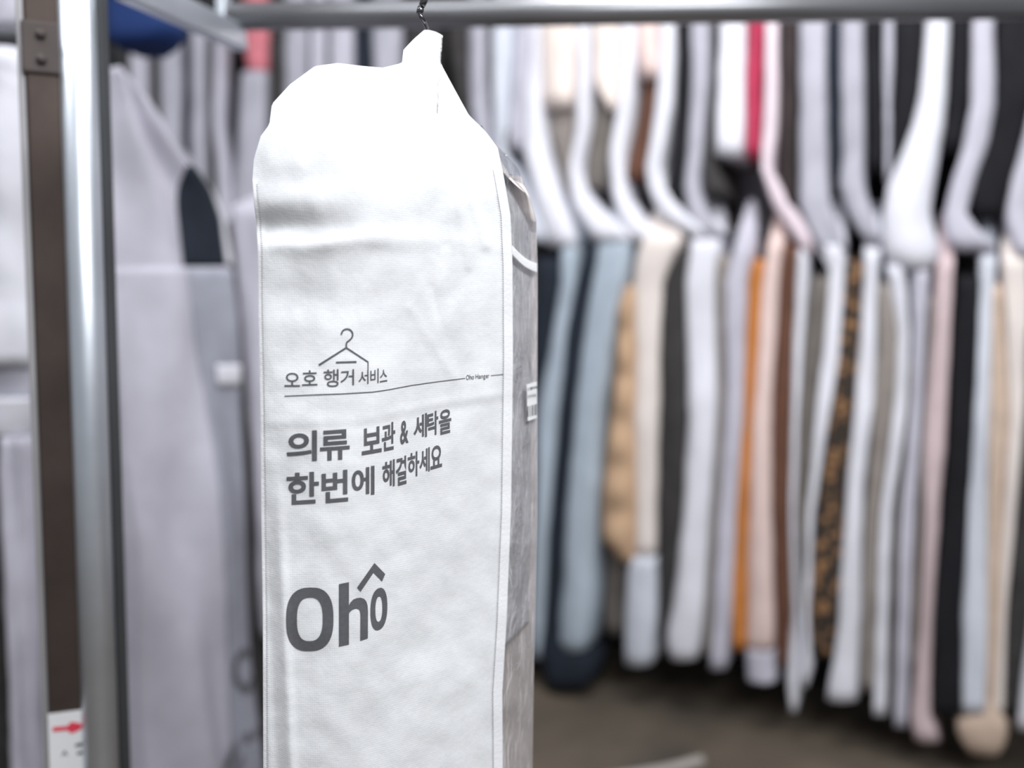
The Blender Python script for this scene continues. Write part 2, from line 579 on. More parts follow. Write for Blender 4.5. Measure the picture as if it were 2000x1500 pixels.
GL = 'covered garments on the lower rail'
GU = 'covered garments on the upper rail'
SH = dict(shoulder=0.17)
low = [
    ('blue-grey garment bag with a navy coat, against the right edge of the printed bag',
     [('garment', NAVY, [(505, 1050, 1089), (550, 1048, 1089), (650, 1042, 1074), (800, 1038, 1050), (1250, 1024, 1032)], dict(setback=.03, shoulder=.05)),
      ('cover', BLUEG, [(480, 1092, 1126), (550, 1090, 1126), (650, 1075, 1111), (800, 1052, 1092), (1000, 1042, 1076), (1200, 1034, 1066), (1285, 1034, 1063)], SH)]),
    ('wide blue-grey garment bag with a narrow navy opening and a navy hem hanging out below',
     [('garment', NAVY, [(475, 1148, 1166), (550, 1127, 1154), (650, 1108, 1137), (800, 1094, 1121), (1000, 1077, 1104), (1200, 1067, 1091), (1268, 1058, 1110), (1275, 1056, 1160), (1340, 1072, 1146)], dict(setback=.025)),
      ('cover', BLUEG, [(465, 1168, 1236), (550, 1155, 1222), (650, 1138, 1202), (800, 1122, 1177), (1000, 1105, 1166), (1200, 1092, 1157), (1268, 1088, 1148)], SH)]),
    ('cream garment bag with a camel quilted jacket bulging on its left',
     [('garment', CAMEL, [(560, 1224, 1239), (600, 1208, 1238), (800, 1198, 1239), (950, 1180, 1240), (1050, 1180, 1240), (1096, 1216, 1238)], dict(setback=.02, quilt=.03, shoulder=.05, wr=.003)),
      ('cover', CREAM, [(462, 1252, 1334), (500, 1242, 1318), (550, 1236, 1298), (800, 1237, 1289), (1085, 1236, 1282)], SH),
      ('hem_panel', COOLW, [(1086, 1230, 1281), (1200, 1221, 1284), (1297, 1220, 1272)], {})]),
    ('white garment bag over a charcoal coat, between the cream bag and the lilac bag',
     [('garment', CHAR, [(490, 1318, 1345), (550, 1299, 1336), (650, 1290, 1338), (800, 1289, 1341), (1000, 1288, 1334), (1200, 1286, 1311), (1250, 1290, 1308)], dict(setback=.03, shoulder=.05)),
      ('cover', WHITE, [(470, 1348, 1408), (550, 1336, 1399), (800, 1342, 1401), (1000, 1330, 1388), (1180, 1312, 1376), (1250, 1298, 1372), (1287, 1308, 1362)], SH)]),
    ('lilac-white garment bag with a sliver of brown cloth, left of the orange garment',
     [('garment', TAUPE, [(500, 1402, 1425), (550, 1400, 1414), (800, 1402, 1413), (1200, 1377, 1388), (1280, 1374, 1384)], dict(setback=.03)),
      ('cover', LILAC, [(478, 1432, 1470), (550, 1415, 1461), (800, 1414, 1456), (1000, 1402, 1440), (1200, 1389, 1431), (1306, 1382, 1420)], SH)]),
    ('pale pink garment bag with a bright orange garment on its left and a grey hem',
     [('garment', ORANGE, [(505, 1476, 1488), (550, 1462, 1486), (800, 1456, 1470), (1000, 1440, 1458), (1200, 1432, 1456), (1268, 1432, 1456)], dict(setback=.015)),
      ('cover', PINK, [(475, 1498, 1532), (550, 1488, 1524), (800, 1471, 1509), (1000, 1459, 1511), (1268, 1457, 1514)], SH),
      ('hem_panel', LILAC, [(1269, 1456, 1514), (1331, 1460, 1516)], {})]),
    ('narrow white garment bag with a brown coat, right of the pale pink bag',
     [('garment', BROWN, [(480, 1534, 1552), (550, 1526, 1551), (800, 1509, 1542), (1000, 1512, 1540), (1200, 1516, 1544), (1305, 1522, 1542)], dict(setback=.02, shoulder=.06)),
      ('cover', WHITE, [(490, 1556, 1580), (550, 1552, 1578), (800, 1543, 1562), (1000, 1541, 1555), (1200, 1545, 1562), (1330, 1534, 1560), (1390, 1541, 1555)], SH)]),
    ('white garment bag with an olive-grey coat, left of the leopard print',
     [('garment', OLIVE, [(545, 1590, 1620), (600, 1580, 1616), (800, 1563, 1591), (1000, 1556, 1573), (1200, 1562, 1569)], dict(setback=.02, shoulder=.05)),
      ('cover', WHITE, [(480, 1590, 1652), (530, 1618, 1652), (700, 1604, 1640), (800, 1592, 1624), (1000, 1574, 1592), (1200, 1570, 1582), (1300, 1563, 1590), (1340, 1564, 1578)], SH)]),
    ('white garment bag with a leopard print garment on its left',
     [('garment', LEOPARD, [(515, 1656, 1682), (600, 1648, 1676), (800, 1626, 1667), (950, 1608, 1646), (1200, 1583, 1633), (1282, 1588, 1622)], dict(setback=.012, shoulder=.04)),
      ('cover', WHITE, [(490, 1684, 1722), (550, 1683, 1715), (800, 1668, 1707), (950, 1650, 1688), (1200, 1635, 1684), (1368, 1613, 1676)], SH)]),
    ('slim white garment bag with a taupe coat, right of the leopard print bag',
     [('garment', TAUPE, [(560, 1718, 1744), (650, 1718, 1752), (800, 1709, 1741), (1000, 1694, 1716), (1200, 1687, 1708), (1350, 1684, 1704)], dict(setback=.03, shoulder=.05)),
      ('cover', WHITE, [(520, 1728, 1768), (650, 1752, 1778), (800, 1743, 1772), (1000, 1718, 1744), (1200, 1710, 1737), (1397, 1703, 1734)], SH)]),
    ('slim pale grey garment bag left of the mauve-pink bag',
     [('garment', OLIVE, [(700, 1776, 1784), (1000, 1746, 1756), (1200, 1738, 1750), (1380, 1736, 1744)], dict(setback=.03)),
      ('cover', LILAC, [(530, 1776, 1818), (650, 1781, 1810), (800, 1776, 1801), (1000, 1757, 1790), (1200, 1751, 1781), (1420, 1744, 1774)], SH)]),
    ('mauve-pink garment bag reaching low with a pinkish hem, left of the black coat',
     [('garment', TAUPE, [(580, 1818, 1826), (750, 1805, 1812), (1000, 1792, 1800), (1200, 1782, 1794), (1300, 1778, 1788)], dict(setback=.03)),
      ('cover', MAUVE, [(510, 1828, 1866), (650, 1820, 1858), (800, 1805, 1852), (1000, 1801, 1838), (1200, 1796, 1824), (1400, 1776, 1820), (1446, 1784, 1838)], SH)]),
    ('white garment bag beside a long black coat near the right edge',
     [('garment', BLACK, [(545, 1876, 1910), (650, 1866, 1908), (800, 1861, 1899), (1000, 1845, 1886), (1200, 1828, 1876), (1395, 1824, 1872)], dict(setback=.02, shoulder=.05)),
      ('cover', COOLW, [(500, 1912, 1950), (650, 1910, 1940), (800, 1901, 1936), (1000, 1890, 1932), (1200, 1877, 1930), (1390, 1876, 1926)], SH)]),
    ('cream garment bag with a tan coat ending in a rounded hem at lower right',
     [('garment', TAN, [(560, 1942, 1956), (700, 1940, 1962), (800, 1938, 1967), (1000, 1934, 1956), (1200, 1931, 1950), (1385, 1926, 1940), (1400, 1872, 1962), (1440, 1874, 1966), (1475, 1900, 1948)], dict(setback=.02, shoulder=.04)),
      ('cover', CREAM, [(505, 1958, 2012), (650, 1964, 2010), (800, 1968, 2004), (1000, 1957, 1986), (1200, 1950, 1968), (1398, 1941, 1962)], SH)]),
    ('white garment bag with a black coat cut by the right edge of the photo',
     [('garment', CHAR, [(640, 2010, 2050), (800, 2006, 2040), (1000, 1988, 2020), (1200, 1970, 2008), (1395, 1964, 1984)], dict(setback=.02, shoulder=.04)),
      ('cover', WHITE, [(520, 2046, 2100), (1000, 2022, 2080), (1200, 2010, 2060), (1300, 1996, 2050), (1425, 1985, 2040)], SH)]),
]
for lab, parts in low:
    c = [p for p in parts if p[0] == 'cover'][0][2][0]
    bag(lab, parts, RACK, GL, hk=((c[1] + c[2]) / 2, c[0] - 40, 1.72, 0.145))

OC = strip('olive_coat', [(600, 1196, 1212), (800, 1179, 1198), (1000, 1168, 1200), (1100, 1168, 1216), (1200, 1158, 1220), (1255, 1166, 1214)], OLIVE, None, RACK, setback=.10, depth=0.22, shoulder=.06)
tag(OC, 'olive-grey coat hanging uncovered below the camel quilted jacket', 'coat', GL)

# upper rail: shorter covers whose ends fold over the shoulders of the lower ones
UPP = RACK
up = [
    ('lilac-grey upper bag with a dark coat, immediately right of the printed bag neck',
     [('garment', CHAR, [(-60, 872, 908), (80, 874, 908), (200, 890, 912), (260, 905, 915)], dict(setback=.03)),
      ('cover', GREYL, [(-60, 910, 948), (100, 910, 950), (200, 916, 950), (330, 944, 962)], {})]),
    ('cool white upper bag just right of the printed bag and its sloping shoulder',
     [('garment', CHAR, [(-60, 950, 958), (150, 946, 956), (290, 985, 1000), (300, 992, 1002)], dict(setback=.03)),
      ('cover', COOLW, [(-60, 962, 1000), (100, 962, 998), (200, 963, 992), (300, 966, 988), (420, 1002, 1052), (470, 1030, 1070)], {})]),
    ('white upper bag with a pinkish-grey lining, its end swept down toward the navy coat',
     [('garment', LILAC, [(-60, 1003, 1033), (100, 1004, 1030), (200, 1002, 1024), (290, 994, 1018)], dict(setback=.02)),
      ('cover', WHITE, [(-60, 1036, 1058), (100, 1034, 1056), (200, 1026, 1056), (300, 1022, 1062), (380, 1040, 1090), (440, 1054, 1118), (480, 1066, 1128)], {})]),
    ('white upper bag over cream and pale beige clothes ending above the shoulder row',
     [('garment', BEIGE, [(-60, 1060, 1122), (100, 1060, 1122), (200, 1060, 1116), (206, 1064, 1112)], dict(setback=.012)),
      ('skirt', TAUPE, [(200, 1066, 1120), (240, 1060, 1118), (300, 1080, 1108), (360, 1092, 1106)], dict(setback=.06, depth=.2)),
      ('cover', WHITE, [(-60, 1125, 1156), (150, 1123, 1152), (250, 1120, 1148), (330, 1107, 1130), (390, 1112, 1150), (430, 1128, 1205), (470, 1150, 1244)], {})]),
    ('white upper bag with pale pink cloth, second of the bags beside the beige clothes',
     [('garment', BEIGE, [(-60, 1160, 1204), (100, 1160, 1206), (158, 1160, 1204), (212, 1186, 1206)], dict(setback=.012)),
      ('skirt', OLIVE, [(160, 1160, 1186), (215, 1150, 1196), (300, 1134, 1184), (362, 1132, 1178)], dict(setback=.06, depth=.2)),
      ('cover', WHITE, [(-60, 1208, 1242), (100, 1207, 1242), (200, 1206, 1232), (300, 1188, 1212), (380, 1190, 1222), (440, 1206, 1266), (470, 1226, 1280)], {})]),
    ('white upper bag with brown cloth below a beige sweater, its end swept far right',
     [('garment', PINK, [(-60, 1246, 1284), (100, 1246, 1284), (148, 1250, 1284)], dict(setback=.012)),
      ('skirt', BROWN, [(148, 1252, 1282), (200, 1244, 1280), (280, 1224, 1262), (345, 1214, 1256)], dict(setback=.05, depth=.2)),
      ('cover', WHITE, [(-60, 1287, 1318), (100, 1286, 1318), (200, 1278, 1316), (330, 1258, 1288), (380, 1266, 1308), (420, 1286, 1340), (440, 1316, 1380), (466, 1350, 1404)], {})]),
    ('lavender upper bag with a black garment, left of the short white one',
     [('garment', BLACK, [(-60, 1321, 1345), (100, 1321, 1346), (290, 1315, 1338), (400, 1290, 1326)], dict(setback=.03)),
      ('cover', GREYL, [(-60, 1348, 1386), (150, 1348, 1386), (300, 1338, 1372), (360, 1332, 1366), (420, 1342, 1384), (460, 1360, 1420)], {})]),
    ('short white upper bag ending squarely beside the crimson garment',
     [('cover', WHITE, [(-60, 1402, 1456), (100, 1402, 1456), (250, 1396, 1454), (302, 1394, 1454)], {}),
      ('garment', CHAR, [(-60, 1389, 1400), (200, 1388, 1398), (310, 1372, 1392), (380, 1378, 1425)], dict(setback=.05))]),
    ('pinkish-white upper bag with a crimson garment on its left',
     [('garment', RED, [(-60, 1460, 1492), (60, 1462, 1490), (150, 1460, 1486), (304, 1458, 1482)], dict(setback=.008)),
      ('cover', PINKW, [(-60, 1494, 1522), (100, 1492, 1520), (250, 1488, 1520), (330, 1484, 1510), (400, 1506, 1548), (450, 1536, 1582), (492, 1562, 1596)], {})]),
    ('lilac-grey upper bag with a dark brown coat, right of the crimson garment',
     [('garment', DKBROWN, [(-60, 1524, 1556), (100, 1523, 1556), (300, 1521, 1555), (400, 1524, 1556)], dict(setback=.02)),
      ('cover', GREYL, [(-60, 1559, 1616), (100, 1559, 1616), (300, 1559, 1618), (400, 1559, 1624), (450, 1580, 1644), (490, 1600, 1656)], {})]),
    ('lilac upper bag with a thin navy garment, third bag right of the crimson garment',
     [('garment', NAVY, [(-60, 1619, 1641), (100, 1618, 1640), (300, 1623, 1638), (355, 1627, 1636)], dict(setback=.03)),
      ('cover', GREYL, [(-60, 1643, 1692), (100, 1642, 1690), (300, 1640, 1690), (360, 1636, 1690), (420, 1654, 1708), (474, 1690, 1722)], {})]),
    ('narrow grey upper bag with a black coat, left of the bright white drooping bag',
     [('garment', BLACK, [(-60, 1692, 1722), (100, 1692, 1720), (250, 1698, 1726), (330, 1694, 1722)], dict(setback=.03)),
      ('cover', GREYL, [(-60, 1724, 1748), (100, 1722, 1746), (250, 1728, 1740), (350, 1728, 1738)], {})]),
    ('bright white upper bag drooping left to a rounded end over the lower bags',
     [('garment', BLACK, [(-60, 1752, 1800), (100, 1750, 1798), (220, 1745, 1790), (290, 1740, 1762), (345, 1732, 1742)], dict(setback=.03)),
      ('cover', WHITE, [(-60, 1806, 1860), (60, 1804, 1858), (180, 1794, 1852), (250, 1778, 1846), (300, 1758, 1838), (360, 1730, 1826), (420, 1720, 1818), (480, 1722, 1838), (508, 1728, 1836), (526, 1750, 1818)], dict(bulge=.3))]),
    ('grey-white upper bag bending over a black coat, second from the right edge',
     [('garment', BLACK, [(-60, 1862, 1898), (100, 1860, 1896), (200, 1856, 1890), (290, 1838, 1872)], dict(setback=.03)),
      ('cover', LILAC, [(-60, 1900, 1944), (100, 1898, 1946), (200, 1894, 1946), (280, 1878, 1934), (350, 1858, 1908), (420, 1842, 1890), (460, 1844, 1926), (486, 1860, 1950)], {})]),
    ('lilac upper bag with a wide black coat at the right edge of the photo',
     [('garment', BLACK, [(-60, 1948, 2030), (100, 1948, 2030), (200, 1948, 2010), (300, 1922, 1992), (360, 1896, 1978), (420, 1904, 1952)], dict(setback=.03)),
      ('cover', LILAC, [(-60, 2034, 2080), (200, 2014, 2060), (330, 1980, 2030), (420, 1962, 2010), (500, 1986, 2040)], {})]),
]
for lab, parts in up:
    c = [p for p in parts if p[0] == 'cover'][0][2][0]
    bag(lab, parts, UPP, GU)

BK = RACK.back(0.36)
for lab, mat, rows in (
        ('taupe cover behind the rack, in the gap below the short white upper bag', TAUPE, [(290, 1372, 1440), (420, 1366, 1440), (620, 1368, 1440)]),
        ('grey cover behind the rack, in the gap below the crimson garment', GREYL, [(290, 1442, 1500), (420, 1440, 1500), (620, 1442, 1500)]),
        ('olive-grey cover behind the rack, below the dark brown upper coat', OLIVE, [(370, 1502, 1566), (450, 1502, 1566), (620, 1502, 1566)])):
    bag(lab, [('cover', mat, rows, dict(depth=.06))], BK, 'covers behind the rack')

# rear row seen behind the printed bag and left of it
REAR = Plane((-1.6, 3.25), (0.3, 3.25))
GR = 'garments on the rear rail'
rear = [
    ('salmon coat in a lilac cover, hanging under the rail corner', [('garment', SALMON, [(-40, 474, 524), (90, 474, 526), (140, 484, 522)], dict(setback=.0)), ('cover', GREYL, [(141, 470, 522), (300, 462, 520), (420, 450, 512), (900, 452, 512)], {})]),
    ('charcoal coat hanging right of the salmon coat', [('garment', CHAR, [(-40, 528, 553), (980, 526, 552)], {})]),
    ('pale grey cover hanging between charcoal coat and lilac covers', [('cover', GREYL, [(-40, 556, 598), (980, 556, 598)], {}), ('garment', CHAR, [(-40, 599, 606), (980, 599, 606)], dict(setback=.04))]),
    ('lilac cover hanging directly above the printed bag', [('cover', LILAC, [(-40, 608, 634), (980, 608, 634)], {}), ('garment', TAUPE, [(-40, 635, 642), (980, 635, 642)], dict(setback=.04))]),
    ('lilac-white cover left of a navy coat above the printed bag', [('cover', LILAC, [(-40, 644, 690), (980, 644, 690)], {}), ('garment', NAVY, [(-40, 692, 724), (980, 692, 724)], dict(setback=.02))]),
    ('lilac cover right of a navy coat beside the printed bag neck', [('cover', GREYL, [(-40, 728, 784), (980, 728, 784)], {}), ('garment', CHAR, [(-40, 786, 868), (980, 786, 868)], dict(setback=.03))]),
    ('lilac strip of cover at the rear, above the pale shoulder bag on the left', [('cover', LILAC, [(60, 254, 284), (900, 254, 286)], {}), ('garment', CHAR, [(60, 230, 252), (900, 230, 252)], dict(setback=.03))]),
    ('grey cover at the rear, second from the post', [('cover', GREYL, [(60, 312, 350), (900, 314, 352)], {}), ('garment', CHAR, [(60, 287, 310), (900, 288, 312)], dict(setback=.03))]),
    ('grey cover at the rear with a navy coat, third from the post', [('cover', GREYL, [(60, 374, 398), (900, 374, 398)], {}), ('garment', NAVY, [(60, 353, 372), (900, 354, 372)], dict(setback=.03))]),
    ('pale lilac cover at the rear with charcoal trousers, fourth from the post', [('cover', LILAC, [(60, 418, 434), (250, 416, 432), (330, 424, 446), (560, 438, 470), (1000, 450, 480)], {}), ('garment', CHAR, [(60, 400, 416), (250, 399, 414), (330, 404, 422), (500, 430, 446)], dict(setback=.03))]),
]
for lab, parts in rear:
    parts = [(p[0], p[1], p[2], dict(p[3], depth=.16)) for p in parts]
    nm = 'garment_bag' if any(p[0] == 'cover' for p in parts) else 'coat'
    bag(lab, parts, REAR, GR, name=nm, cat='garment bag' if nm == 'garment_bag' else 'coat')

# the rails these hang from
def rail(label, plane, x0, x1, z, back, name='clothes_rail'):
    p0 = plane.p + plane.t * 0
    a = plane.hit(x0, 600) - plane.n * back
    b = plane.hit(x1, 600) - plane.n * back
    a.z = b.z = z
    root = thing(name, label, 'clothes rail', Vector((a.x, a.y, 0)))
    tube('pipe', [a, a.lerp(b, .5), b], 0.016, DKST, root, 14)
    for q in (a, b):
        tube('upright', [Vector((q.x, q.y, 0)), Vector((q.x, q.y, z))], 0.02, DKST, root, 14)
    return root


rail('long dark rail carrying the lower row of garment bags', RACK, 1010, 2140, 1.72, 0.145)
rail('high dark rail carrying the upper row of garment bags', RACK.back(0.0), 860, 2160, 2.62, 0.2)
rail('rear dark rail behind the printed bag', REAR, 200, 900, 2.75, 0.2)

# ------------------------------------------------------------------ left side: rack frame, big bag, bags at the edge
def on(px, py, Y):
    return at(px, py, Y)


YP = 1.08
root = thing('garment_rack', 'galvanised steel garment rack with upright, corner beam and top rail framing the photo', 'garment rack', (at(100, 800, YP).x, YP, 0))
zx = at(172, 700, YP).x
tube('support_pipe', [(zx, YP, 0), (zx, YP, 1.2), (zx, YP, 2.4)], 0.0225, GALV, root, 32)
ux = at(99, 700, YP).x
# slotted square upright, turned a little
ang = math.radians(18)
hx, hy = Vector((math.cos(ang), math.sin(ang), 0)) * 0.022, Vector((-math.sin(ang), math.cos(ang), 0)) * 0.026
ux += 0.005
box('flange', (ux - 0.0265, YP + 0.004, 1.2), hx * .2, hy * .95, (0, 0, 1.2), fabric('light_grey_steel', rgb(170, 168, 170), .15, 6, rough=.5, bump=0, metal=.4), root, 0.002, label='light grey flange')
box('upright', (ux, YP + 0.01, 1.2), hx, hy, (0, 0, 1.2), UPR, root, 0.004, label='square upright with its shade painted in brown')
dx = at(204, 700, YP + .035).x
box('shade_strip', (dx, YP + .04, 1.2), (0.012, 0, 0), (0, 0.012, 0), (0, 0, 1.2), DKST, root, 0.002, label='dark grey strip standing for the shaded pipe edge')  # added dark strip, stands in for shade on the pipe's right side
zc = at(98, 102, YP).z
CLAMPM = fabric('dull_clamp_steel', rgb(94, 86, 84), .15, 8, rough=.6, bump=0, metal=.3)
box('clamp', (ux, YP + 0.008, zc), hx * 1.12, hy * 1.12, (0, 0, 0.034), CLAMPM, root, 0.004, label='dark grey clamp')
for dz in (-.016, .016):
    p = Vector((ux, YP + 0.008, zc + dz)) - hy * 1.12
    tube('bolt', [p + hy * .1, p - hy.normalized() * 0.006], 0.006, CLAMPM, root, 10)
# corner and beams
YR = 1.55
corner = at(448, 28, YR)
zr = corner.z
a, b = Vector((zx, YP, at(172, -120, YP).z)), corner
a = at(236, -34, 1.14)
b = at(462, 72, YR)
d = (b - a).normalized()
side = d.cross(Vector((0, 0, 1))).normalized()
upv = side.cross(d)
box('end_beam', (a + b) / 2 + d * 0.01, d * ((b - a).length / 2 + 0.01), side * 0.014, upv * 0.022, GALV, root, 0.004)
r0 = at(452, 33, YR)
r1 = at(2080, 14, YR - 0.02)
r1.z = at(2000, 17, YR).z
tube('rail', [r0, r0.lerp(r1, .5), r1], 0.0245, RAILM, root, 28)
box('corner_bracket', at(437, 34, YR), (0.008, 0, 0), (0, 0.02, 0), (0, 0, 0.045), GALV, root, 0.003)
# paper label stuck on the upright
lc = Vector((ux, YP + 0.01, at(122, 1450, YP).z)) - hy * 1.03 + hx * .18
n0 = -hy.normalized()
lw_, lh_ = hx.normalized() * 0.0262, Vector((0, 0, 0.052))
lb = box('label', lc + n0 * 0.0012, lw_, n0 * 0.0006, lh_, PAPER, root, 0, label='white paper label with a red mark')


def flat_shape(name, poly, mat, parent, org, ex, ey, thick, label=None):
    """polygon (u, v) in the plane of ex, ey at org"""
    n = ex.cross(ey).normalized()
    vs = [org + ex * u + ey * v for u, v in poly]
    k = len(vs)
    vs += [v - n * thick for v in vs]
    fs = [tuple(range(k)), tuple(range(2 * k - 1, k - 1, -1))] + [(i, (i + 1) % k, k + (i + 1) % k, k + i) for i in range(k)]
    return mesh_obj(name, vs, fs, mat, parent, False, label)


lo = lc + n0 * 0.0024
ex = hx.normalized() * 0.026
ey = Vector((0, 0, 0.052))
flat_shape('red_mark', [(-.8, .52), (-.1, .50), (.05, .40), (.45, .46), (.62, .56), (.45, .66), (.05, .72), (-.1, .62), (-.8, .64)], REDINK, lb, lo, ex, ey, 0.0004)
for q in ([(.22, .02), (.6, .02), (.6, .10), (.40, .12), (.22, .08)], [(-.45, -.2), (-.28, -.02), (-.12, -.2), (-.28, -.12)], [(.3, -.2), (.55, -.2), (.55, -.12), (.3, -.12)]):
    flat_shape('printed_mark', q, INK, lb, lo, ex, ey, 0.0004)

# wide pale bag left of the printed one: seen from the side with its shoulder slope
PL = Plane((at(205, 600, 1.75).x, 1.75), (at(490, 600, 2.15).x, 2.15))
Lrows = [(135, 196, 222), (150, 198, 238), (200, 198, 282), (240, 199, 306), (300, 203, 352), (370, 207, 406), (430, 209, 430), (520, 213, 444), (700, 222, 462), (900, 240, 478), (1100, 262, 487), (1300, 280, 494), (1500, 290, 504), (1600, 294, 508)]


def face_bag():
    b = PL.hit(400, 1600)
    root = thing('garment_bag', 'wide lilac-white garment bag with sloping shoulder and dark window, between post and printed bag', 'garment bag', b)

    def depth(u, y):
        return 0.012 * math.sin(u * 11 - y * .006) + 0.030 * noise.noise(Vector((u * 3.2, y * .0035, 1.7))) + 0.03 * (1 - (2 * u - 1) ** 2)

    ys = [r[0] for r in Lrows]

    def xl(y): return float(np.interp(y, ys, [r[1] for r in Lrows]))

    def xr(y): return float(np.interp(y, ys, [r[2] for r in Lrows]))

    def surf(u, y, lift=0.0):
        return PL.hit(xl(y) + (xr(y) - xl(y)) * u, y) + PL.n * (depth(u, y) + lift)

    def patch(name, u0, u1, y0, y1, mat, lift, nu, ny, thick, par, label=None, shape=None):
        vs, cb = [], []
        for j in range(ny):
            y = y0 + (y1 - y0) * j / (ny - 1)
            for i in range(nu):
                u = u0 + (u1 - u0) * i / (nu - 1)
                if shape:
                    uu = shape(u, y)
                else:
                    uu = u
                p = surf(uu, y, lift)
                vs.append(p)
                cb.append(p - PL.n * thick)
        n = len(vs)
        fs = grid_faces(ny, nu)
        fs += [tuple(reversed([q + n for q in f])) for f in grid_faces(ny, nu)]
        rim = [i for i in range(nu)] + [j * nu + nu - 1 for j in range(1, ny)] + [(ny - 1) * nu + i for i in range(nu - 2, -1, -1)] + [j * nu for j in range(ny - 2, 0, -1)]
        for q in range(len(rim)):
            a_, b_ = rim[q], rim[(q + 1) % len(rim)]
            fs.append((a_, b_, b_ + n, a_ + n))
        return mesh_obj(name, vs + cb, fs, mat, par, True, label)

    c = patch('cover', 0, 1, 135, 1600, LILAC, 0, 22, 90, 0.10, root)
    win = patch('window', 0.66, 0.93, 326, 521, NAVY, 0.004, 8, 16, 0.003, root, 'dark coat showing through the window', lambda u, y: (lambda a: a + (u - .66) / .27 * (0.965 - a))(min(0.95, (344 - xl(y)) / (xr(y) - xl(y)))))
    patch('lower_panel', 0.0, 1.0, 522, 1600, LILAC, 0.005, 20, 70, 0.003, root, 'lower panel with a straight top edge')
    patch('piping', 0.945, 1.0, 190, 520, WHITE, 0.012, 4, 30, 0.01, root, 'white piping along the shoulder')
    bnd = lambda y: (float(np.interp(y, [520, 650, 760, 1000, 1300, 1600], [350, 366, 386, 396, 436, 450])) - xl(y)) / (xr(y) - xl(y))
    patch('side_panel', 0.0, 1.0, 525, 1600, fabric('bluish_grey_cloth', rgb(160, 162, 174), .14, 9), 0.009, 10, 60, 0.003, root, 'darker grey side panel', lambda u, y: bnd(y) + u * (1 - bnd(y)))  # side panel in a darker bluish grey
    patch('hang_tag', 0.80, 0.99, 712, 752, WHITE, 0.016, 5, 5, 0.002, root, 'small white tag')
    # printed logo, mostly hidden behind the printed bag
    pr = patch('printed_logo', 0.76, 0.80, 1285, 1330, INK, 0.0125, 3, 6, 0.001, root)
    vs, fs = [], []
    for k in range(25):
        t = math.radians(50 + 285 * k / 24)
        for r in (0.075, 0.115):
            vs.append(surf(0.87 + r * math.cos(t), 1306 - 40 * (r / .1) * math.sin(t) * .95, 0.013))
    fs = [(2 * i, 2 * i + 1, 2 * i + 3, 2 * i + 2) for i in range(24)]
    o = mesh_obj('printed_letter', vs, fs, INK, pr, False)
    for (u0, y0, u1, y1, w) in ((0.60, 1500, 0.76, 1452, 12), (0.66, 1520, 0.80, 1475, 8), (0.82, 1440, 0.95, 1425, 10)):
        vs = [surf(u0, y0 - w, .013), surf(u0, y0 + w, .013), surf(u1, y1 + w, .013), surf(u1, y1 - w, .013)]
        mesh_obj('printed_stroke', vs, [(0, 1, 2, 3)], INK, pr, False)
    p = PL.hit(214, 140)
    return root


face_bag()

# dark clothes between the post and that bag, low down
PD = Plane((-3, 2.35), (3, 2.35))
GE = 'garments left of the printed bag'
bag('dark grey garment low beside the post, behind the pale shoulder bag', [('garment', CHAR, [(980, 214, 262), (1100, 216, 268), (1300, 224, 292), (1600, 230, 300)], dict(shoulder=.1)), ('cover', GREYL, [(880, 205, 248), (975, 208, 250)], dict(setback=.03))], PD, GE)
bag('charcoal garment showing as a dark sliver along the printed bag, low on its left', [('garment', CHAR, [(440, 428, 444), (600, 440, 458), (900, 464, 486), (1250, 476, 498), (1600, 482, 506)], dict(shoulder=.05)), ('cover', LILAC, [(400, 447, 516), (600, 461, 518), (900, 489, 522), (1250, 501, 524)], dict(setback=.02, shoulder=.06))], PD, GE)
# navy folded garment hanging over the beam at top left
PB = Plane((-3, 2.0), (3, 2.0))
o = strip('navy_jacket', [(-60, 196, 330), (20, 198, 346), (50, 200, 344), (68, 204, 338), (80, 214, 304)], BLUE, None, PB, depth=.12, wr=.012, bulge=.2)
tag(o, 'royal navy folded jacket showing below the beam at upper left', 'jacket')
# bags at the far left edge
PE = Plane((-3, 1.7), (3, 1.7))
edge_items = [
    ('pinkish-white garment bag at the left edge, brightest at its shoulder',
     [('cover', WHITE, [(95, -90, 42), (180, -95, 46), (300, -90, 48), (500, -80, 44), (640, -80, 58), (712, -80, 54)], dict(shoulder=.03, wr=.014, bulge=.15)), ('lining', GREYL, [(713, -60, 50), (776, -50, 52)], dict(setback=.03)), ('hem_panel', WHITE, [(777, -60, 54), (830, -60, 44), (850, -50, 40)], dict(wr=.012))]),  # lining strip: its grey stands in for the shade of a fold
    ('slender lilac garment bag at lower left beside the post',
     [('cover', LILAC, [(852, 0, 46), (1000, 4, 48), (1200, 14, 54), (1400, 22, 62), (1600, 28, 70)], dict(wr=.008)), ('garment', CHAR, [(852, -60, -4), (1000, -60, 2), (1200, -60, 12), (1600, -60, 24)], dict(setback=.03))]),
    ('grey-white garment strip between left edge bag and the brown upright',
     [('cover', LILAC, [(480, 52, 84), (900, 60, 90), (1300, 66, 96), (1600, 72, 100)], dict(setback=.04)), ('garment', OLIVE, [(480, 44, 51), (900, 50, 59), (1300, 58, 65)], dict(setback=.08))]),
    ('lilac bundle at the top left corner, left of the upright',
     [('cover', LILAC, [(-60, -80, 60), (20, -80, 66), (56, -80, 50)], dict(wr=.02, bulge=.2))]),
]
for lab, parts in edge_items:
    bag(lab, parts, PE, GE)
r_ = thing('clothes_rail', 'dark rail stub between the bundles at the top left corner', 'clothes rail', at(-60, 72, 1.62))
tube('pipe', [at(-200, 70, 1.60), at(-20, 71, 1.60), at(52, 72, 1.60)], 0.012, DKST, r_, 12)

